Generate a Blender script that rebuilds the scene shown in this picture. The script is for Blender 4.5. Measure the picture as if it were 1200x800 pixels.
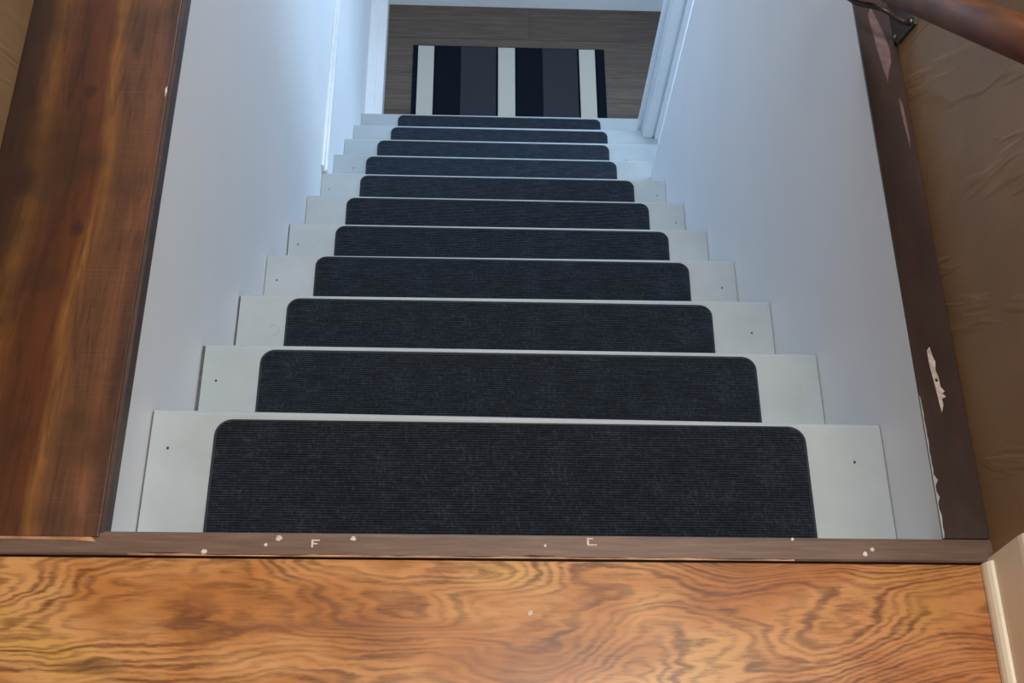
import bpy, bmesh, math, random
from mathutils import Matrix, Vector, noise

random.seed(7)
C = bpy.context.scene.collection
sc = bpy.context.scene
for o in list(bpy.data.objects):
    bpy.data.objects.remove(o)

# ---------------------------------------------------------------- camera
cam_d = bpy.data.cameras.new('camera')
cam = bpy.data.objects.new('camera', cam_d)
C.objects.link(cam)
cR = Vector((0.99915939, -0.00331191, 0.04086001))
cU = Vector((-0.01561391, 0.89085528, 0.45401881))
cF = Vector((0.03790403, 0.45427514, -0.89005471))
cam.matrix_world = Matrix(((cR.x, cU.x, -cF.x, -0.07246447), (cR.y, cU.y, -cF.y, -0.4300699),
                           (cR.z, cU.z, -cF.z, 1.32328296), (0, 0, 0, 1)))
cam_d.sensor_width = 36.0
cam_d.lens = 36.0 * 1434.1 / 1200.0
cam_d.clip_start = 0.02
sc.camera = cam

# ---------------------------------------------------------------- world, lights, exposure
w = bpy.data.worlds.new('world')
sc.world = w
w.use_nodes = True
w.node_tree.nodes['Background'].inputs[0].default_value = (0.62, 0.76, 1.0, 1)
w.node_tree.nodes['Background'].inputs[1].default_value = 0.5
sc.view_settings.view_transform = 'Standard'
sc.view_settings.look = 'None'
sc.view_settings.gamma = 1
sc.view_settings.exposure = 0.5


def area(name, loc, target, sx, sy, power, col):
    d = bpy.data.lights.new(name, 'AREA')
    d.shape = 'RECTANGLE'
    d.size = sx
    d.size_y = sy
    d.energy = power
    d.color = col
    o = bpy.data.objects.new(name, d)
    o.location = loc
    o.rotation_euler = (Vector(target) - Vector(loc)).to_track_quat('-Z', 'Y').to_euler()
    C.objects.link(o)
    return o


# daylight windows of the lower floor (to the right of the stair foot), upstairs daylight, warm lamp
area('window_light_side', (1.55, 1.95, -1.05), (-0.4, 1.75, -1.25), 0.42, 1.3, 9, (0.55, 0.78, 1.0))
area('window_light_hall', (2.3, 2.75, -1.3), (-0.4, 2.6, -2.0), 0.8, 1.3, 10, (0.66, 0.83, 1.0))
area('window_light_far', (0.30, 3.12, -1.15), (-0.25, 0.6, -1.0), 1.0, 1.1, 10.5, (0.48, 0.72, 1.0))
area('window_light_upstairs', (0.0, 2.65, 1.35), (-0.1, 0.4, -0.6), 0.9, 1.2, 27, (0.74, 0.87, 1.0))
area('ceiling_lamp', (0.36, -0.15, 2.3), (-0.25, 0.1, 0.0), 0.4, 0.4, 31, (1.0, 0.93, 0.82))


# ---------------------------------------------------------------- material helpers
class NT:
    def __init__(self, name):
        self.m = bpy.data.materials.new(name)
        self.m.use_nodes = True
        self.t = self.m.node_tree
        self.b = self.t.nodes['Principled BSDF']
        self.tc = self.t.nodes.new('ShaderNodeTexCoord').outputs['Object']

    def n(self, typ, **kw):
        nd = self.t.nodes.new(typ)
        for k, v in kw.items():
            setattr(nd, k, v)
        return nd

    def link(self, a, b):
        self.t.links.new(a, b)

    def setin(self, nd, name, v):
        s = nd.inputs[name]
        if isinstance(v, bpy.types.NodeSocket):
            self.link(v, s)
        else:
            s.default_value = v

    def mapping(self, scale=(1, 1, 1), rot=(0, 0, 0), loc=(0, 0, 0), src=None):
        m = self.n('ShaderNodeMapping')
        m.inputs['Scale'].default_value = scale
        m.inputs['Rotation'].default_value = rot
        m.inputs['Location'].default_value = loc
        self.link(src or self.tc, m.inputs[0])
        return m.outputs[0]

    def noise(self, vec, scale, detail=3, rough=0.5, dist=0.0):
        nd = self.n('ShaderNodeTexNoise')
        self.link(vec, nd.inputs['Vector'])
        nd.inputs['Scale'].default_value = scale
        nd.inputs['Detail'].default_value = detail
        nd.inputs['Roughness'].default_value = rough
        nd.inputs['Distortion'].default_value = dist
        return nd.outputs[0]

    def math(self, op, a, b=0.0, c=None, clamp=False):
        nd = self.n('ShaderNodeMath', operation=op, use_clamp=clamp)
        for i, v in enumerate((a, b, c)):
            if v is None:
                continue
            if isinstance(v, bpy.types.NodeSocket):
                self.link(v, nd.inputs[i])
            else:
                nd.inputs[i].default_value = v
        return nd.outputs[0]

    def ramp(self, fac, stops, interp='LINEAR'):
        r = self.n('ShaderNodeValToRGB')
        cr = r.color_ramp
        cr.interpolation = interp
        while len(cr.elements) < len(stops):
            cr.elements.new(0.5)
        for e, (p, c) in zip(cr.elements, stops):
            e.position = p
            e.color = (*c, 1) if len(c) == 3 else c
        self.link(fac, r.inputs[0])
        return r.outputs[0]

    def mix(self, fac, a, b, mode='MIX'):
        nd = self.n('ShaderNodeMixRGB', blend_type=mode)
        for i, v in enumerate((fac, a, b)):
            if isinstance(v, bpy.types.NodeSocket):
                self.link(v, nd.inputs[i])
            else:
                nd.inputs[i].default_value = v if i == 0 else (*v, 1)
        return nd.outputs[0]

    def sep(self, vec=None):
        s = self.n('ShaderNodeSeparateXYZ')
        self.link(vec or self.tc, s.inputs[0])
        return s.outputs

    def bump(self, h, strength=0.3, dist=0.002):
        b = self.n('ShaderNodeBump')
        b.inputs['Strength'].default_value = strength
        b.inputs['Distance'].default_value = dist
        self.link(h, b.inputs['Height'])
        self.link(b.outputs[0], self.b.inputs['Normal'])

    def out(self, col, rough=0.5, **kw):
        self.setin(self.b, 'Base Color', col if isinstance(col, bpy.types.NodeSocket) else (*col, 1))
        self.setin(self.b, 'Roughness', rough)
        for k, v in kw.items():
            self.setin(self.b, k, v)
        return self.m


def s(r, g, b):
    """sRGB 0-255 to linear"""
    f = lambda c: c / 12.92 if c <= 0.04045 else ((c + 0.055) / 1.055) ** 2.4
    return (f(r / 255), f(g / 255), f(b / 255))


def painted(name, c1, c2, scale=6, rough=0.5, bump=0.12, bs=90):
    t = NT(name)
    n1 = t.noise(t.tc, scale, 4, 0.6)
    n2 = t.noise(t.tc, bs, 2)
    col = t.mix(t.ramp(n1, [(0.35, (0, 0, 0)), (0.7, (1, 1, 1))]), c1, c2)
    t.bump(n2, bump, 0.001)
    return t.out(col, rough)


m_wall = painted('pale_blue_wall_paint', s(234, 238, 243), s(229, 234, 241), 2.2, 0.62, 0.15, 55)
m_tread = painted('worn_white_tread_paint', s(172, 181, 186), s(160, 169, 173), 7, 0.42, 0.15, 60)
m_riser = painted('white_riser_paint', s(226, 230, 230), s(210, 214, 214), 5, 0.5)
m_trimw = painted('white_trim_gloss', s(238, 243, 246), s(230, 236, 240), 5, 0.3, 0.05)
m_cream = painted('cream_baseboard_paint', s(246, 240, 222), s(238, 230, 210), 9, 0.4, 0.1)
m_ceil = painted('ceiling_white', s(225, 222, 214), s(218, 215, 206), 3, 0.8)


def brown_paint():
    t = NT('dark_brown_gloss_paint')
    n1 = t.noise(t.mapping((9, 3, 9)), 3, 5, 0.6)
    col = t.ramp(n1, [(0.3, s(50, 36, 33)), (0.55, s(60, 43, 39)), (0.75, s(72, 52, 46))])
    t.bump(t.noise(t.tc, 120, 2), 0.15, 0.0008)
    return t.out(col, 0.4)


m_brown = brown_paint()


def sheen_brown():
    t = NT('sheen_brown_nosing')
    n1 = t.noise(t.mapping((3, 40, 9)), 5, 5, 0.65)
    col = t.ramp(n1, [(0.3, s(96, 76, 66)), (0.55, s(110, 89, 78)), (0.8, s(132, 108, 94))])  # brown lightened so the base colour carries the gloss sheen
    t.bump(t.noise(t.tc, 150, 2), 0.15, 0.0006)
    return t.out(col, 0.38)


m_nosing = sheen_brown()
m_lip = painted('rubbed_edge_wood', s(196, 150, 116), s(120, 82, 58), 26, 0.35)
m_flake = painted('bare_primer', s(222, 214, 206), s(176, 158, 148), 160, 0.6)
m_dark = painted('dark_hole', s(52, 50, 50), s(40, 38, 38), 30, 0.8)
m_gap_shade = painted('painted_gap_shade', s(92, 94, 96), s(70, 72, 74), 60, 0.8)  # dark grey painted in for the shade of the tread gaps
m_stain = painted('grey_scuff', s(150, 152, 152), s(176, 180, 178), 60, 0.6)


def laminate():
    """amber walnut-look board with swirling cathedral grain along x"""
    t = NT('amber_swirl_laminate')
    x, y, z = t.sep()
    v = t.mapping((1.0, 2.2, 1.0), loc=(0.35, 0.2, 0.7))
    big = t.noise(v, 3.1, 1.0, 0.4, 0.25)
    mid = t.noise(t.mapping((0.8, 3.0, 1), loc=(2, 1, 0)), 9.0, 2, 0.5, 0.2)
    fine = t.noise(t.mapping((1, 2.4, 1)), 60, 2, 0.5)
    field = t.math('ADD', t.math('MULTIPLY', big, 230.0), t.math('ADD', t.math('MULTIPLY', mid, 34.0), t.math('MULTIPLY', y, 640.0)))
    field = t.math('ADD', field, t.math('MULTIPLY', fine, 4.0))
    band = t.math('ADD', t.math('MULTIPLY', t.math('SINE', field), 0.5), 0.5)
    band2 = t.math('ADD', t.math('MULTIPLY', t.math('SINE', t.math('MULTIPLY', field, 0.37)), 0.5), 0.5)
    fib = t.noise(t.mapping((10, 90, 1)), 4.0, 4, 0.65, 0.5)
    amp = t.ramp(t.noise(t.mapping((1, 2.5, 1)), 7, 3, 0.55), [(0.36, (0.4, 0.4, 0.4)), (0.58, (1, 1, 1))])
    patch = t.noise(t.mapping((1.2, 2.6, 1), loc=(3.1, 0.4, 0)), 3.4, 3, 0.55)
    base = t.ramp(patch, [(0.32, s(150, 90, 38)), (0.45, s(178, 116, 58)), (0.57, s(202, 148, 92)), (0.70, s(198, 154, 78))])
    f = t.math('ADD', t.math('MULTIPLY', band, 0.5), t.math('MULTIPLY', band2, 0.32))
    f = t.math('ADD', f, t.math('MULTIPLY', t.math('SUBTRACT', fib, 0.42), 1.3))
    fac = t.ramp(f, [(0.10, (0.85, 0.85, 0.85)), (0.38, (0.5, 0.5, 0.5)), (0.70, (0.08, 0.08, 0.08)), (0.9, (0, 0, 0))])
    fac = t.math('MULTIPLY', fac, amp)
    col = t.mix(fac, base, s(94, 50, 20))
    # reddish tone towards the right end of the board
    rx = t.ramp(t.math('ADD', t.math('MULTIPLY', x, 1.0), 0.5), [(0.62, (0, 0, 0)), (0.95, (0.55, 0.55, 0.55))])
    col = t.mix(rx, col, t.mix(1.0, col, s(226, 186, 160), 'MULTIPLY'))
    # the darker heart streak and the oval knot of the photographed board
    wob = t.math('MULTIPLY', t.math('SUBTRACT', t.noise(t.tc, 14, 3), 0.5), 0.03)
    yy = t.math('ADD', y, wob)
    d1 = t.math('SQRT', t.math('ADD', t.math('POWER', t.math('DIVIDE', t.math('ADD', x, 0.462), 0.045), 2),
                                t.math('POWER', t.math('DIVIDE', t.math('ADD', yy, 0.147), 0.010), 2)))
    k1 = t.ramp(d1, [(0.25, (0.75, 0.75, 0.75)), (0.62, (0.45, 0.45, 0.45)), (1.0, (0, 0, 0))])
    col = t.mix(k1, col, s(104, 64, 36))
    d2 = t.math('SQRT', t.math('ADD', t.math('POWER', t.math('DIVIDE', t.math('ADD', x, 0.27), 0.24), 2),
                                t.math('POWER', t.math('DIVIDE', t.math('ADD', yy, 0.104), 0.010), 2)))
    k2 = t.ramp(d2, [(0.1, (0.6, 0.6, 0.6)), (1.0, (0, 0, 0))])
    col = t.mix(k2, col, s(128, 78, 46))
    t.bump(f, 0.05, 0.0006)
    return t.out(col, 0.36)


m_lam = laminate()


def pine():
    """dark-stained pine board, long grain along y, knots at fixed places"""
    t = NT('dark_stained_pine')
    x, y, z = t.sep()
    sway = t.math('MULTIPLY', t.math('SUBTRACT', t.noise(t.mapping((1, 1.4, 1)), 2.2, 2), 0.5), 0.06)
    u = t.math('DIVIDE', t.math('ADD', t.math('ADD', x, sway), 0.675), 0.20)          # 0 at wall, 1 at opening
    zone = t.ramp(u, [(0.0, s(50, 27, 6)), (0.14, s(66, 36, 10)), (0.24, s(122, 80, 34)), (0.32, s(104, 60, 24)),
                      (0.40, s(84, 42, 14)), (0.58, s(98, 50, 18)), (0.64, s(140, 92, 44)), (0.71, s(104, 66, 38)),
                      (0.80, s(100, 64, 42)), (0.92, s(122, 78, 52)), (1.0, s(86, 54, 42))])
    g = t.noise(t.mapping((24, 2.0, 1)), 3.0, 5, 0.68, 1.4)
    col = t.mix(1.0, zone, t.ramp(g, [(0.30, s(160, 156, 150)), (0.5, s(222, 220, 216)), (0.72, s(255, 255, 255))]), 'MULTIPLY')
    saw = t.noise(t.mapping((3, 160, 1)), 3, 3, 0.6)
    sfac = t.math('MULTIPLY', t.ramp(u, [(0.60, (0, 0, 0)), (0.72, (1, 1, 1))]), t.ramp(saw, [(0.5, (0, 0, 0)), (0.75, (0.12, 0.12, 0.12))]))
    col = t.mix(sfac, col, s(150, 112, 88))
    blot = t.noise(t.tc, 7.0, 3, 0.6)
    col = t.mix(t.ramp(blot, [(0.48, (0, 0, 0)), (0.64, (0.62, 0.62, 0.62))]), col, s(50, 28, 8))
    for kx, ky, r in ((-0.575, 0.605, 0.011), (-0.560, 0.392, 0.012), (-0.640, 0.46, 0.022), (-0.52, 0.83, 0.02), (-0.6, 1.1, .014)):
        d = t.math('SQRT', t.math('ADD', t.math('POWER', t.math('DIVIDE', t.math('SUBTRACT', x, kx), r), 2),
                                  t.math('POWER', t.math('DIVIDE', t.math('SUBTRACT', y, ky), r * 1.25), 2)))
        d = t.math('ADD', d, t.math('MULTIPLY', t.math('SUBTRACT', t.noise(t.tc, 60, 2), 0.5), 0.5))
        col = t.mix(t.ramp(d, [(0.25, (0.85, 0.85, 0.85)), (0.7, (0.5, 0.5, 0.5)), (1.0, (0, 0, 0))]), col, s(50, 22, 12))
    t.bump(g, 0.15, 0.0008)
    return t.out(col, 0.42)


m_pine = pine()


def rail_wood():
    t = NT('reddish_brown_rail_wood')
    g = t.noise(t.mapping((40, 3, 3)), 3, 4, 0.6, 0.4)
    col = t.ramp(g, [(0.3, s(68, 38, 18)), (0.55, s(108, 64, 32)), (0.78, s(138, 88, 48))])
    m = t.out(col, 0.6)
    t.b.inputs['Specular IOR Level'].default_value = 0.2
    return m


m_rail = rail_wood()


def plaster():
    t = NT('tan_trowelled_plaster')
    rot = t.mapping((1, 1, 1), rot=(math.radians(-24), 0, 0))
    st = t.mapping((1.6, 8, 1.1), src=rot)
    a = t.noise(st, 1.0, 4, 0.6, 0.5)
    b = t.noise(t.tc, 9, 4, 0.6)
    rid = t.ramp(a, [(0.50, (0, 0, 0)), (0.53, (1, 1, 1)), (0.60, (0.25, 0.25, 0.25))])
    h = t.math('ADD', t.math('MULTIPLY', rid, 0.55), t.math('MULTIPLY', b, 0.9))
    col = t.mix(t.ramp(b, [(0.35, (0, 0, 0)), (0.7, (1, 1, 1))]), s(150, 122, 90), s(138, 110, 78))
    t.bump(h, 0.4, 0.003)
    return t.out(col, 0.55)


m_tan = plaster()


def lower_lam():
    t = NT('grey_brown_laminate')
    info = t.n('ShaderNodeObjectInfo')
    g = t.noise(t.mapping((2.5, 36, 1)), 2.4, 5, 0.62, 0.6)
    base = t.ramp(g, [(0.28, s(80, 68, 59)), (0.5, s(96, 83, 73)), (0.74, s(116, 102, 90))])
    tint = t.ramp(info.outputs['Random'], [(0, s(205, 200, 200)), (1, s(255, 255, 250))])
    return t.out(t.mix(1.0, base, tint, 'MULTIPLY'), 0.38)


m_low = lower_lam()


def carpet():
    t = NT('ribbed_charcoal_carpet')
    n1 = t.noise(t.mapping((1, 0.6, 1)), 230, 3, 0.75)
    n2 = t.noise(t.tc, 26, 4, 0.62)
    rib = t.noise(t.mapping((30, 620, 1)), 1.0, 2, 0.5)
    f = t.math('ADD', t.math('MULTIPLY', n1, 0.68), t.math('MULTIPLY', n2, 0.28))
    col = t.ramp(f, [(0.34, s(7, 9, 13)), (0.50, s(20, 24, 31)), (0.70, s(50, 58, 71))])
    t.bump(t.math('ADD', n1, rib), 0.7, 0.0015)
    m = t.out(col, 0.95)
    t.b.inputs['Sheen Weight'].default_value = 0.75
    t.b.inputs['Sheen Roughness'].default_value = 0.5
    t.b.inputs['Sheen Tint'].default_value = (*s(165, 185, 210), 1)
    t.b.inputs['Specular IOR Level'].default_value = 0.1
    return m


m_carpet = carpet()
m_binding = painted('black_rubber_edge', s(40, 46, 54), s(30, 34, 40), 200, 0.8, 0.4, 500)
m_iron = painted('black_iron', s(40, 36, 34), s(58, 50, 46), 60, 0.4)
m_screw = painted('steel_screw', s(205, 198, 186), s(170, 160, 150), 60, 0.25)


def rug_mat(name, c1, c2):
    t = NT(name)
    n1 = t.noise(t.mapping((1, 1, 1)), 260, 3, 0.7)
    t.bump(n1, 0.5, 0.001)
    m = t.out(t.mix(n1, c1, c2), 0.95)
    t.b.inputs['Specular IOR Level'].default_value = 0.15
    return m


m_rw = rug_mat('ivory_pile', s(168, 168, 156), s(200, 198, 188))
m_rn = rug_mat('navy_black_pile', s(6, 12, 20), s(14, 22, 34))
m_rg = rug_mat('slate_grey_pile', s(40, 42, 47), s(58, 60, 66))


# ---------------------------------------------------------------- mesh helpers
def put(name, bm, mat, parent=None, smooth=False, bev=0.0):
    if bev:
        bmesh.ops.bevel(bm, geom=[e for e in bm.edges], offset=bev, segments=2, affect='EDGES', profile=0.6)
    bmesh.ops.recalc_face_normals(bm, faces=bm.faces)
    me = bpy.data.meshes.new(name)
    bm.to_mesh(me)
    bm.free()
    if smooth:
        for p in me.polygons:
            p.use_smooth = True
    me.materials.append(mat)
    o = bpy.data.objects.new(name, me)
    C.objects.link(o)
    if parent:
        o.parent = parent
    return o


def box(x0, x1, y0, y1, z0, z1, bm=None):
    bm = bm or bmesh.new()
    v = [bm.verts.new(p) for p in ((x0, y0, z0), (x1, y0, z0), (x1, y1, z0), (x0, y1, z0),
                                   (x0, y0, z1), (x1, y0, z1), (x1, y1, z1), (x0, y1, z1))]
    for f in ((0, 3, 2, 1), (4, 5, 6, 7), (0, 1, 5, 4), (1, 2, 6, 5), (2, 3, 7, 6), (3, 0, 4, 7)):
        bm.faces.new([v[i] for i in f])
    return bm


def prism(profile, ax, a, b, bm=None):
    """extrude a closed profile along x ('x': profile is (y,z)), y ((x,z)) or z ((x,y)); a, b may be callables of profile index"""
    bm = bm or bmesh.new()

    def P(p, t):
        return {'x': (t, p[0], p[1]), 'y': (p[0], t, p[1]), 'z': (p[0], p[1], t)}[ax]
    r0 = [bm.verts.new(P(p, a)) for p in profile]
    r1 = [bm.verts.new(P(p, b)) for p in profile]
    n = len(profile)
    for i in range(n):
        bm.faces.new((r0[i], r0[(i + 1) % n], r1[(i + 1) % n], r1[i]))
    bm.faces.new(r0[::-1])
    bm.faces.new(r1)
    return bm


def tube(pts, rads, seg=12, bm=None, cap=True):
    bm = bm or bmesh.new()
    pts = [Vector(p) for p in pts]
    rings = []
    for i, p in enumerate(pts):
        d = (pts[min(i + 1, len(pts) - 1)] - pts[max(i - 1, 0)]).normalized()
        up = Vector((0, 0, 1)) if abs(d.z) < 0.95 else Vector((1, 0, 0))
        a = d.cross(up).normalized()
        b = d.cross(a).normalized()
        r = rads if isinstance(rads, (int, float)) else rads[i]
        rings.append([bm.verts.new(p + (a * math.cos(2 * math.pi * k / seg) + b * math.sin(2 * math.pi * k / seg)) * r) for k in range(seg)])
    for r0, r1 in zip(rings, rings[1:]):
        for k in range(seg):
            bm.faces.new((r0[k], r0[(k + 1) % seg], r1[(k + 1) % seg], r1[k]))
    if cap:
        bm.faces.new(rings[0][::-1])
        bm.faces.new(rings[-1])
    return bm


def struct(o):
    o['kind'] = 'structure'
    return o


def empty(name, loc=(0, 0, 0)):
    o = bpy.data.objects.new(name, None)
    o.empty_display_size = 0.1
    o.location = loc
    C.objects.link(o)
    return o


def tag(o, label, cat, group=None):
    o['label'] = label
    o['category'] = cat
    if group:
        o['group'] = group
    return o


def own(parent, o):
    """parent keeping world place (parents are unrotated)"""
    o.parent = parent
    o.location = Vector(o.location) - Vector(parent.location)
    return o


# ---------------------------------------------------------------- levels
RISE = 0.22398
Z = lambda n: -(0.1421 + (n - 1) * RISE)          # top of step n
ZF = Z(12)                                        # lower floor
NOSE = [(.213, .205), (.418, .417), (.630, .634), (.848, .853), (1.065, 1.068), (1.291, 1.291), (1.514, 1.515),
        (1.738, 1.738), (1.961, 1.966), (2.184, 2.189), (2.407, 2.412)]
HW = 0.475
YW = 1.678            # where the right stair wall stops
YF = 3.158            # far wall of the lower hall

# ---------------------------------------------------------------- the setting: walls
# left wall of the shaft
struct(put('wall_left', box(-0.60, -HW, -0.03, YF, ZF - 0.05, -0.0225), m_wall))
# right wall of the shaft stops at YW with an open side beyond
struct(put('wall_right', box(HW, 0.60, 0.0018, YW, ZF - 0.05, -0.0035), m_wall))
# wall stub carrying the door casing at the foot of the stairs
YC = 2.165
struct(put('wall_stub', box(0.592, 1.60, YC + 0.018, YC + 0.12, ZF - 0.05, -0.25), m_wall))
struct(put('wall_far', box(-0.60, 2.6, YF, YF + 0.1, ZF - 0.05, -0.25), m_wall))
# upstairs walls
struct(put('wall_left_upstairs', box(-0.80, -0.676, -3.0, 2.8, -0.25, 2.4), m_tan))
struct(put('wall_right_upstairs', box(0.5285, 0.65, -3.0, 2.8, -0.0225, 2.4), m_tan))
struct(put('wall_back_upstairs', box(-0.80, 0.65, -3.1, -3.0, -0.25, 2.4), m_tan))
struct(put('wall_front_upstairs', box(-0.676, 0.5285, 2.8, 2.9, -0.25, 2.4), m_tan))
struct(put('ceiling_upstairs', box(-0.80, 0.65, -3.1, 2.9, 2.4, 2.5), m_ceil))
# ceiling over the lower hall
struct(put('ceiling', box(-0.60, 2.6, 2.8, YF + 0.1, -0.30, -0.25), m_ceil))
struct(put('ceiling_passage', box(0.65, 2.6, 1.2, 2.8, -0.30, -0.25), m_ceil))

# ---------------------------------------------------------------- upper floor
fl = struct(put('floor_landing', box(-0.676, 0.5285, -3.0, -0.0275, -0.05, -0.012), m_brown))
rows = [(-0.214, -0.0285)] + [(-0.214 - 0.19 * (k + 1), -0.214 - 0.19 * k) for k in range(14)]
for i, (y0, y1) in enumerate(rows):
    bm = box(-0.675, 0.512, y0 + 0.0006, y1 - 0.0006, -0.012, 0.0)
    put('plank', bm, m_lam, fl)
struct(put('wall_landing_edge', box(-0.60, 0.60, -0.12, -0.02, -0.75, -0.052), m_wall))

# landing nosing strip (brown, worn, gloss sheen mixed into its colour) along the head of the stairs
n0 = empty('trim_1', (0, -0.012, 0))
struct(n0)
prof = [(-0.0265, -0.012), (-0.0265, 0.002), (-0.0245, 0.0035), (-0.004, 0.0035), (0.0, 0.0025), (0.0015, -0.002), (0.0015, -0.03), (-0.012, -0.03), (-0.012, -0.012)]
own(n0, put('nosing_board', prism(prof, 'x', -0.676, 0.5283), m_nosing))


def wobble_strip(x0, x1, y, w, z, th, seed, mat, name, parent, n=60):
    bm = bmesh.new()
    top = []
    for i in range(n + 1):
        x = x0 + (x1 - x0) * i / n
        k = noise.noise(Vector((x * 22, seed, 0)))
        k2 = noise.noise(Vector((x * 60, seed + 4, 0)))
        ww = max(0.0006, w * (0.55 + 0.7 * k + 0.35 * k2))
        top.append([bm.verts.new(p) for p in ((x, y - w * 0.5, z), (x, y - w * 0.5 + ww, z), (x, y - w * 0.5 + ww, z + th), (x, y - w * 0.5, z + th))])
    for a, b in zip(top, top[1:]):
        for k in range(4):
            bm.faces.new((a[k], a[(k + 1) % 4], b[(k + 1) % 4], b[k]))
    bm.faces.new(top[0][::-1])
    bm.faces.new(top[-1])
    return own(parent, put(name, bm, mat))


wobble_strip(-0.44, 0.30, -0.0252, 0.0035, 0.0022, 0.0013, 1.3, m_lip, 'rubbed_edge', n0)


def flake(name, cx, cy, z, r, seed, mat, parent, sx=1, sy=1, th=0.0006, n=14, xdir=False):
    bm = bmesh.new()
    rng = random.Random(seed)
    ring = [(cx + sx * r * (0.6 + 0.6 * rng.random()) * math.cos(2 * math.pi * k / n),
             cy + sy * r * (0.6 + 0.6 * rng.random()) * math.sin(2 * math.pi * k / n)) for k in range(n)]
    prism(ring, 'z', z, z + th, bm)
    return own(parent, put(name, bm, mat))


for i, (x, y, r) in enumerate(((-0.276, -0.006, .0035), (-0.290, -0.014, .0022), (-0.194, -0.006, .003), (0.390, -0.013, .0025),
                               (0.381, -0.018, .003), (-0.357, -0.023, .0035), (0.02, -0.012, .0016), (0.30, -0.002, .0022))):
    flake('paint_speck', x, y, 0.0034, r, i, m_flake, n0)
# the two broken rings of bare paint where tape or glue pulled off
for x, y in ((-0.236, -0.0125), (0.071, -0.0075)):
    for dx0, dx1, dy0, dy1 in ((0, .0022, 0, .009), (.0024, .009, .0074, .009) if x < 0 else (.0024, .011, 0, .0016), (.0024, .007, .0036, .005) if x < 0 else (.0024, .007, .0074, .0088)):
        own(n0, put('paint_speck', box(x + dx0 - .004, x + dx1 - .004, y + dy0 - .004, y + dy1 - .004, .0034, .0040), m_flake))

flake('paint_speck', 0.003, -0.087, 0.0002, .0032, 21, m_flake, fl)

# right brown strip along the opening with its chipped paint
st = struct(put('trim_2', box(0.4752, 0.5275, 0.0017, 2.8, -0.0030, 0.0015), m_brown))
ch = [(0.4935, 0.241), (0.4975, 0.246), (0.4995, 0.232), (0.5015, 0.226), (0.4998, 0.214), (0.5020, 0.205), (0.5025, 0.192), (0.5065, 0.186),
      (0.5030, 0.183), (0.5070, 0.179), (0.5015, 0.176), (0.5020, 0.168), (0.4985, 0.158), (0.4972, 0.175), (0.4955, 0.198), (0.4935, 0.222)]
put('chipped_patch', prism(ch, 'z', 0.0012, 0.0021), m_flake, st)
put('screw_hole', prism([(0.4988 + .0017 * math.cos(a * .7854), 0.2005 + .0022 * math.sin(a * .7854)) for a in range(8)], 'z', 0.002, 0.0025), m_dark, st)
m_rub = painted('rubbed_pinkish_undercoat', s(122, 96, 94), s(92, 70, 70), 60, 0.5)
rub = [(0.4935, 0.775), (0.499, 0.79), (0.505, 0.77), (0.512, 0.74), (0.516, 0.712), (0.5145, 0.69), (0.509, 0.675), (0.5055, 0.655), (0.502, 0.675), (0.4985, 0.71), (0.496, 0.745)]
put('rubbed_patch', prism(rub, 'z', 0.0010, 0.0019), m_rub, st)
put('rubbed_patch', prism([(0.516, 0.63), (0.520, 0.62), (0.5215, 0.56), (0.5195, 0.545), (0.5165, 0.59)], 'z', 0.0010, 0.0019), m_rub, st)
# ragged white wall paint lapping the strip's inner edge
bm = bmesh.new()
rng = random.Random(3)
pr = [(0.4745, 0.002)]
for k in range(26):
    y = 0.002 + k * 0.007
    pr.append((0.4755 + (0.0042 if k < 11 else 0.0014) * rng.random() ** 2, y))
pr.append((0.4745, 0.18))
prism(pr, 'z', 0.0008, 0.0018, bm)
put('paint_overlap', bm, m_tread, st)

# left pine ledge board
lb = put('ledge_board', box(-0.6755, -0.4735, -0.007, 2.8, -0.0222, 0.006), m_pine, bev=0.0016)
tag(lb, 'wide dark-stained knotty pine board lying along the left side of the stair opening', 'board')
m_edge = painted('dark_board_edge', s(78, 60, 54), s(58, 44, 42), 20, 0.5)
put('edge_strip', box(-0.4735, -0.4690, -0.0015, 2.8, -0.0215, 0.0035), m_edge, lb)
put('worn_end', prism([(-0.6755, -0.0092), (-0.56, -0.0098), (-0.50, -0.0108), (-0.476, -0.0125), (-0.482, -0.0065), (-0.6755, -0.0070)], 'z', 0.0036, 0.0046), m_lip, lb)
put('paint_chip', prism([(-0.4775, 0.612), (-0.4752, 0.616), (-0.4745, 0.606), (-0.4762, 0.598)], 'z', 0.006, 0.0066), m_flake, lb)

# cream baseboard at the right of the landing, with shoe moulding
bb = struct(put('baseboard_right', prism([(0.5283, 0.0), (0.5205, 0.0), (0.5205, 0.086), (0.5215, 0.094), (0.5245, 0.1), (0.5283, 0.102)], 'y', -3.0, -0.0225), m_cream))
put('shoe_moulding', prism([(0.5205, 0.0), (0.5125, 0.0), (0.5128, 0.006), (0.5145, 0.012), (0.5175, 0.0165), (0.5205, 0.018)], 'y', -3.0, -0.0285), m_cream, bb)

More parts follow.
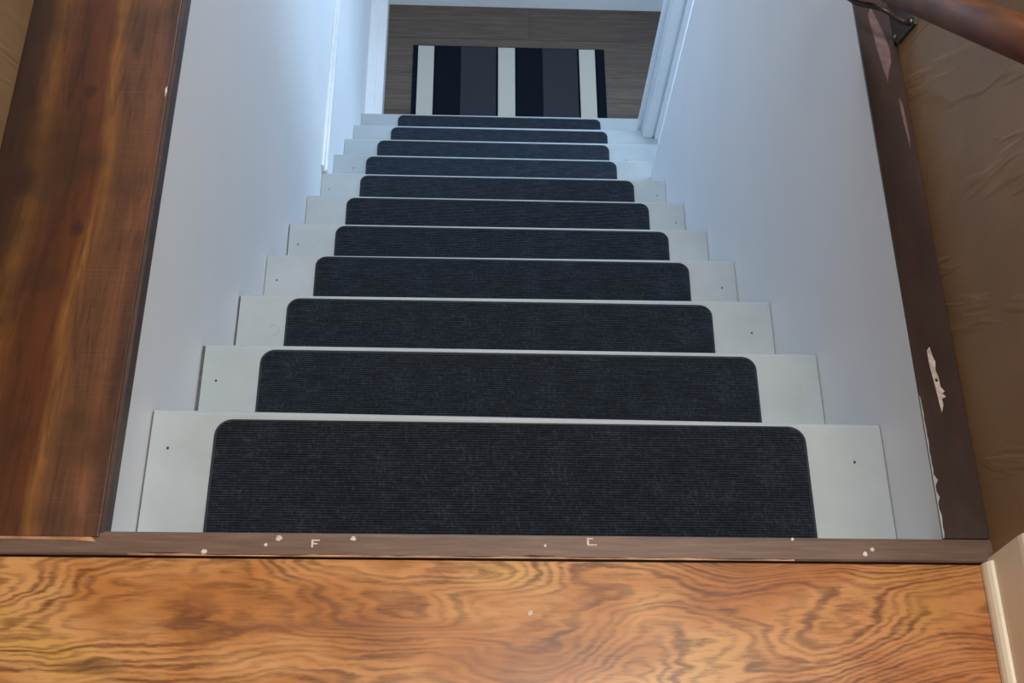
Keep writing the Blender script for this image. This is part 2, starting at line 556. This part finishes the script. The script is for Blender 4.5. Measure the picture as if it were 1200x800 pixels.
# ---------------------------------------------------------------- staircase
stair = empty('staircase', (0, 0, 0))
tag(stair, 'steep white-painted wooden staircase going down between pale blue walls', 'staircase')
R8 = 0.80
gapL = [.0025, .0055, .0035, .0012, .0025, .0012, .001, .001, .001, .001, .001]
nails = {1: [(-.449, .158), (.434, .150)], 2: [(-.448, .358), (.443, .362)], 3: [(-.445, .581), (.436, .571)], 4: [(-.451, .79), (.444, .79)],
         5: [(-.451, 1.011), (.451, 1.013)], 6: [(-.452, 1.233), (.451, 1.231)], 7: [(-.451, 1.462), (.449, 1.463)], 8: [(-.415, 1.69), (.45, 1.70)],
         9: [(-.44, 1.90), (.44, 1.90)]}
for n in range(1, 12):
    yl, yr = [q + (0.003 if n > 1 else 0.0) for q in NOSE[n - 1]]
    prev = -0.012 if n == 1 else max(NOSE[n - 2]) - 0.028
    zt = Z(n)
    xl = -HW + gapL[n - 1]
    xr = HW - 0.001 if n < 8 else (R8 if n < 10 else 0.591)
    bm = bmesh.new()
    rr = 0.007
    sect = [(0, 0)]

    def ring(x, yn):
        pr = [(prev, zt - 0.028), (prev, zt)]
        for k in range(5):
            a = math.pi / 2 * (1 - k / 4)
            pr.append((yn - rr + rr * math.cos(a), zt - rr + rr * math.sin(a)))
        for k in range(4):
            a = -math.pi / 2 * (k + 1) / 4
            pr.append((yn - rr + rr * math.cos(a), zt - 0.028 + rr + rr * math.sin(a)))
        return [bm.verts.new((x, y, z)) for y, z in pr]
    if n == 8:      # the wall stops above this step: tread widens past its end
        xs = [(xl, yl), (HW - 0.001, yr)]
    else:
        xs = [(xl, yl), (xr, yr)]
    A = ring(*xs[0])
    B = ring(*xs[1])
    m = len(A)
    for i in range(m):
        bm.faces.new((A[i], A[(i + 1) % m], B[(i + 1) % m], B[i]))
    bm.faces.new(A[::-1])
    bm.faces.new(B)
    tr = put('tread', bm, m_tread, stair)
    if n == 8:
        put('tread_return', box(HW - 0.001, R8, YW + 0.001, yr, zt - 0.028, zt), m_tread, tr)
    yr_ = prev + 0.001
    if n < 11:
        nz = Z(n + 1)
    else:
        nz = ZF
    xr2 = HW - 0.001 if n < 8 else (R8 if n < 9 else 0.591)
    put('riser', box(-HW + 0.001, xr2, min(yl, yr) - 0.046, min(yl, yr) - 0.0285, nz - 0.02, zt - 0.0285), m_riser, stair)
    if n == 1:
        put('riser', box(-HW + 0.001, HW - 0.001, -0.0119, -0.0015, zt - 0.02, -0.0305), m_riser, stair)
    for (x, y) in nails.get(n, []):
        put('nail_hole', prism([(x + .0017 * math.cos(a * .7854), y + .0021 * math.sin(a * .7854)) for a in range(8)], 'z', zt - 0.001, zt + 0.0003), m_dark if (n + (x > 0)) % 3 else m_stain, tr)
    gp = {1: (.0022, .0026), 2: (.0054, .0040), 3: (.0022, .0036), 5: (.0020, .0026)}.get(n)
    if gp:  # dark filler strip standing in for shade inside the gap at the wall
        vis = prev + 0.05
        put('gap_shade_strip', prism([(-HW + .0011, vis), (-HW + min(gp[1], gapL[n - 1]), vis), (-HW + min(gp[0], gapL[n - 1]), yl - .004), (-HW + .0011, yl - .004)], 'z', zt - .02, zt - 0.0012), m_gap_shade, tr)
    if n == 3:
        bm = bmesh.new()
        rng = random.Random(4)
        cx, cy = -0.4085, 0.561
        for k in range(20):
            if k in (3, 8, 9, 14, 17):
                continue
            a0, a1 = 2 * math.pi * k / 20, 2 * math.pi * (k + 1) / 20
            ri, ro = .0088, .0088 + .0012 + .0008 * rng.random()
            prism([(cx + ri * math.cos(a0), cy + ri * 1.05 * math.sin(a0)), (cx + ro * math.cos(a0), cy + ro * 1.05 * math.sin(a0)),
                   (cx + ro * math.cos(a1), cy + ro * 1.05 * math.sin(a1)), (cx + ri * math.cos(a1), cy + ri * 1.05 * math.sin(a1))], 'z', zt - .0005, zt + .0003, bm)
        put('ring_mark', bm, m_stain, tr)

# ---------------------------------------------------------------- stair mats
mats = [(-.3905, .3715, .1965, 'first step, nearest the landing'), (-.383, .376, .411, 'second step from the top'),
        (-.387, .366, .625, 'third step from the top'), (-.375, .378, .846, 'fourth step from the top'),
        (-.368, .384, 1.061, 'fifth step from the top'), (-.374, .383, 1.286, 'sixth step from the top'),
        (-.367, .385, 1.509, 'seventh step from the top'), (-.377, .373, 1.732, 'fourth step up from the lower floor'),
        (-.366, .384, 1.956, 'third step up from the lower floor'), (-.342, .412, 2.178, 'second step up from the lower floor'),
        (-.336, .419, 2.402, 'lowest step before the striped rug')]


def mat_half(y, D, hw, r):
    """half width at distance y from the near edge"""
    e = min(y, D - y)
    if e >= r:
        return hw
    return hw - r + math.sqrt(max(0, r * r - (r - e) ** 2))


for i, (x0, x1, yf, where) in enumerate(mats):
    n = i + 1
    D = 0.186 if n > 1 else 0.190
    hw = (x1 - x0) / 2
    cx = (x0 + x1) / 2
    yf -= 0.0 if n == 1 else 0.002
    t0 = empty('stair_mat', (cx, yf - D, Z(n) + 0.0004))
    tag(t0, 'charcoal ribbed stair mat with rounded corners on the ' + where, 'stair mat', 'stair mats down the staircase')
    bm = bmesh.new()
    pitch = 0.0034
    ys = [0.0]
    k = 0
    y = 0.0015
    zs = [0.003]
    r = 0.021
    rows_ = [(0.0, 0.0026)]
    while y < D - 0.0012:
        rows_.append((y, 0.0037 if k % 2 else 0.0043))
        y += pitch / 2
        k += 1
    rows_.append((D, 0.0026))
    prev_ = None
    for y, z in rows_:
        w_ = mat_half(max(y, 0.0003), D, hw - 0.001, r) if y < D else mat_half(D - 0.0003, D, hw - 0.001, r)
        a = [bm.verts.new(p) for p in ((-w_, y, 0), (-w_, y, z), (w_, y, z), (w_, y, 0))]
        if prev_:
            for q in range(3):
                bm.faces.new((prev_[q], prev_[q + 1], a[q + 1], a[q]))
            bm.faces.new((prev_[3], prev_[0], a[0], a[3]))
        else:
            bm.faces.new(a)
        prev_ = a
    bm.faces.new(prev_[::-1])
    put('ribbed_pile', bm, m_carpet, t0)
    path = []
    for cxx, cyy, a0 in ((hw - r, D - r, 0), (-hw + r, D - r, 90), (-hw + r, r, 180), (hw - r, r, 270)):
        for q in range(7):
            a = math.radians(a0 + q * 15)
            path.append((cxx + (r - .0005) * math.cos(a), cyy + (r - .0005) * math.sin(a), 0.0028))
    bm = bmesh.new()
    rings = []
    for p, nx in zip(path, path[1:] + path[:1]):
        rings.append(p)
    m = len(rings)
    vv = []
    for q in range(m):
        p = Vector(rings[q])
        d = (Vector(rings[(q + 1) % m]) - Vector(rings[q - 1])).normalized()
        s_ = d.cross(Vector((0, 0, 1)))
        vv.append([bm.verts.new(p + s_ * dx + Vector((0, 0, dz))) for dx, dz in ((-.0018, -.0028), (-.0018, .0012), (.0002, .0016), (.0016, .0005), (.0016, -.0028))])
    for q in range(m):
        a, b = vv[q], vv[(q + 1) % m]
        for h in range(5):
            bm.faces.new((a[h], a[(h + 1) % 5], b[(h + 1) % 5], b[h]))
    put('edge_binding', bm, m_binding, t0)

# ---------------------------------------------------------------- lower hall
lf = struct(put('floor', box(-0.60, 2.6, 2.30, YF, ZF - 0.05, ZF - 0.009), m_brown))
yj = [YF, 2.972, 2.786, 2.60, 2.414]
joints = [[-0.9, 0.171, 1.3], [-0.2, 1.0, 2.2], [-1, 0.9, 1.7], [0.0, 1.2, 2.4]]
for k in range(4):
    xs = [-0.474] + [x for x in joints[k] if -0.474 < x < 2.5] + [2.59]
    for a, b in zip(xs, xs[1:]):
        put('plank', box(a + .0008, b - .0008, yj[k + 1] + .0008, yj[k] - .0008, ZF - .009, ZF), m_low, lf)

# striped rug
ry0, ry1 = 2.452, 2.922
rug = empty('door_rug', (0.09, (ry0 + ry1) / 2, ZF))
tag(rug, 'striped ivory, navy and grey rectangular rug on the lower hall floor at the stair foot', 'rug')
own(rug, put('rug_base', box(-0.3045, 0.4785, ry0 - .006, ry1 + .006, ZF + .0003, ZF + .006), m_rn, bev=0.002))
px = lambda u: -0.289 + (u - 489) * (0.761 / 217.0)
stripes = [(490.5, 509, m_rw, 'ivory'), (511, 540, m_rn, 'navy'), (540.3, 581, m_rg, 'grey'), (583.5, 603, m_rw, 'ivory'), (605, 634.5, m_rn, 'navy'),
           (635, 675.5, m_rg, 'grey'), (678, 696.5, m_rw, 'ivory'), (699, 706, m_rn, 'navy')]
for a, b, mm, nm in stripes:
    o = own(rug, put('stripe', box(px(a), px(b), ry0, ry1, ZF + .005, ZF + .0095), mm, bev=0.0012))
    o['label'] = nm + ' stripe'

# baseboards of the lower hall and door casing
bl = struct(put('baseboard_left', box(-HW, -0.411, 2.414, YF, ZF, ZF + 0.085), m_trimw, bev=0.003))
put('cap_bead', prism([(-HW, ZF + .085), (-.44, ZF + .085), (-.445, ZF + .097), (-HW, ZF + .102)], 'y', 2.414, YF), m_trimw, bl)
bf = struct(put('baseboard_far', box(-0.41, 2.6, YF - 0.014, YF, ZF, ZF + 0.10), m_trimw, bev=0.002))
put('cap_bead', box(-0.41, 2.6, YF - 0.009, YF, ZF + .1, ZF + .118), m_trimw, bf, bev=0.002)

cs = empty('door_1', (0.57, YC, Z(10)))
struct(cs)
own(cs, put('casing', prism([(0.5385, YC + .118), (0.5385, YC), (0.5405, YC - .004), (0.5665, YC - .007), (0.5705, YC - .007), (0.5725, YC - .001), (0.5765, YC - .001),
                             (0.5785, YC - .012), (0.5945, YC - .014), (0.5995, YC - .010), (0.5995, YC + .118)], 'z', Z(11) - 0.02, -0.45), m_trimw))
own(cs, put('stop_bead', box(0.5275, 0.5385, YC + .05, YC + .085, Z(11), -0.45), m_trimw, bev=0.002))
own(cs, put('header', box(-HW, 0.60, YC - .01, YC + .118, -0.45, -0.25), m_trimw))

# horizontal moulding on the left wall from the seventh step on
rb = struct(put('trim_3', box(-HW, -0.460, 1.521, YF, Z(7) - .012, Z(7) + .006), m_trimw, bev=0.004))
put('bead', box(-HW, -0.466, 1.523, YF, Z(7) + .006, Z(7) + .026), m_trimw, rb, bev=0.003)

# ---------------------------------------------------------------- handrail
hr = empty('handrail', (0.45, 0.2, 0.55))
tag(hr, 'reddish-brown wooden handrail sloping down over the tan wall at top right', 'handrail')
dY, dZ = 1.0, -0.835
L = math.sqrt(dY * dY + dZ * dZ)
dr = Vector((0, dY / L, dZ / L))
pt = Vector((0.452, 0.48, 0.331))
nrm = Vector((0, -dr.z, dr.y))
sidev = Vector((1, 0, 0))
bm = bmesh.new()
pr = []
for k in range(20):
    a = 2 * math.pi * k / 20
    u_, v_ = 0.021 * math.cos(a), 0.0225 * math.sin(a)
    if v_ < -0.014:
        v_ = -0.0165
    pr.append((u_, v_))
a_, b_ = pt - dr * 0.75, pt + dr * 0.40
r0 = [bm.verts.new(a_ + sidev * u + nrm * v) for u, v in pr]
r1 = [bm.verts.new(b_ + sidev * u + nrm * v) for u, v in pr]
for k in range(20):
    bm.faces.new((r0[k], r0[(k + 1) % 20], r1[(k + 1) % 20], r1[k]))
bm.faces.new(r0[::-1])
bm.faces.new(r1)
own(hr, put('rail', bm, m_rail, smooth=True))
for sh in (0.0, -0.62):
    oy, oz = sh, -sh * 0.835
    br = own(hr, put('bracket', tube([(x, y + oy, z + oz) for x, y, z in ((.5245, .710, .063), (.513, .711, .0632), (.503, .7145, .066), (.494, .718, .071), (.485, .722, .073), (.476, .730, .069),
                                      (.468, .740, .061), (.460, .754, .049), (.455, .767, .043), (.452, .776, .052), (.452, .780, .070))],
                                     [.006, .005, .0042, .004, .004, .004, .004, .004, .0045, .005, .006], 12), m_iron, smooth=True))
    pl = prism([(y + oy, z + oz) for y, z in ((.697, .073), (.707, .078), (.752, .058), (.806, .010), (.806, .002), (.730, .002), (.716, .012))], 'x', 0.5240, 0.5284)
    put('wall_plate', pl, m_iron, br)
    for yy_, zz_ in ((.708, .067), (.730, .010)):
        put('screw', tube([(0.5245, yy_ + oy, zz_ + oz), (0.5222, yy_ + oy, zz_ + oz)], .0024, 10), m_screw, br)
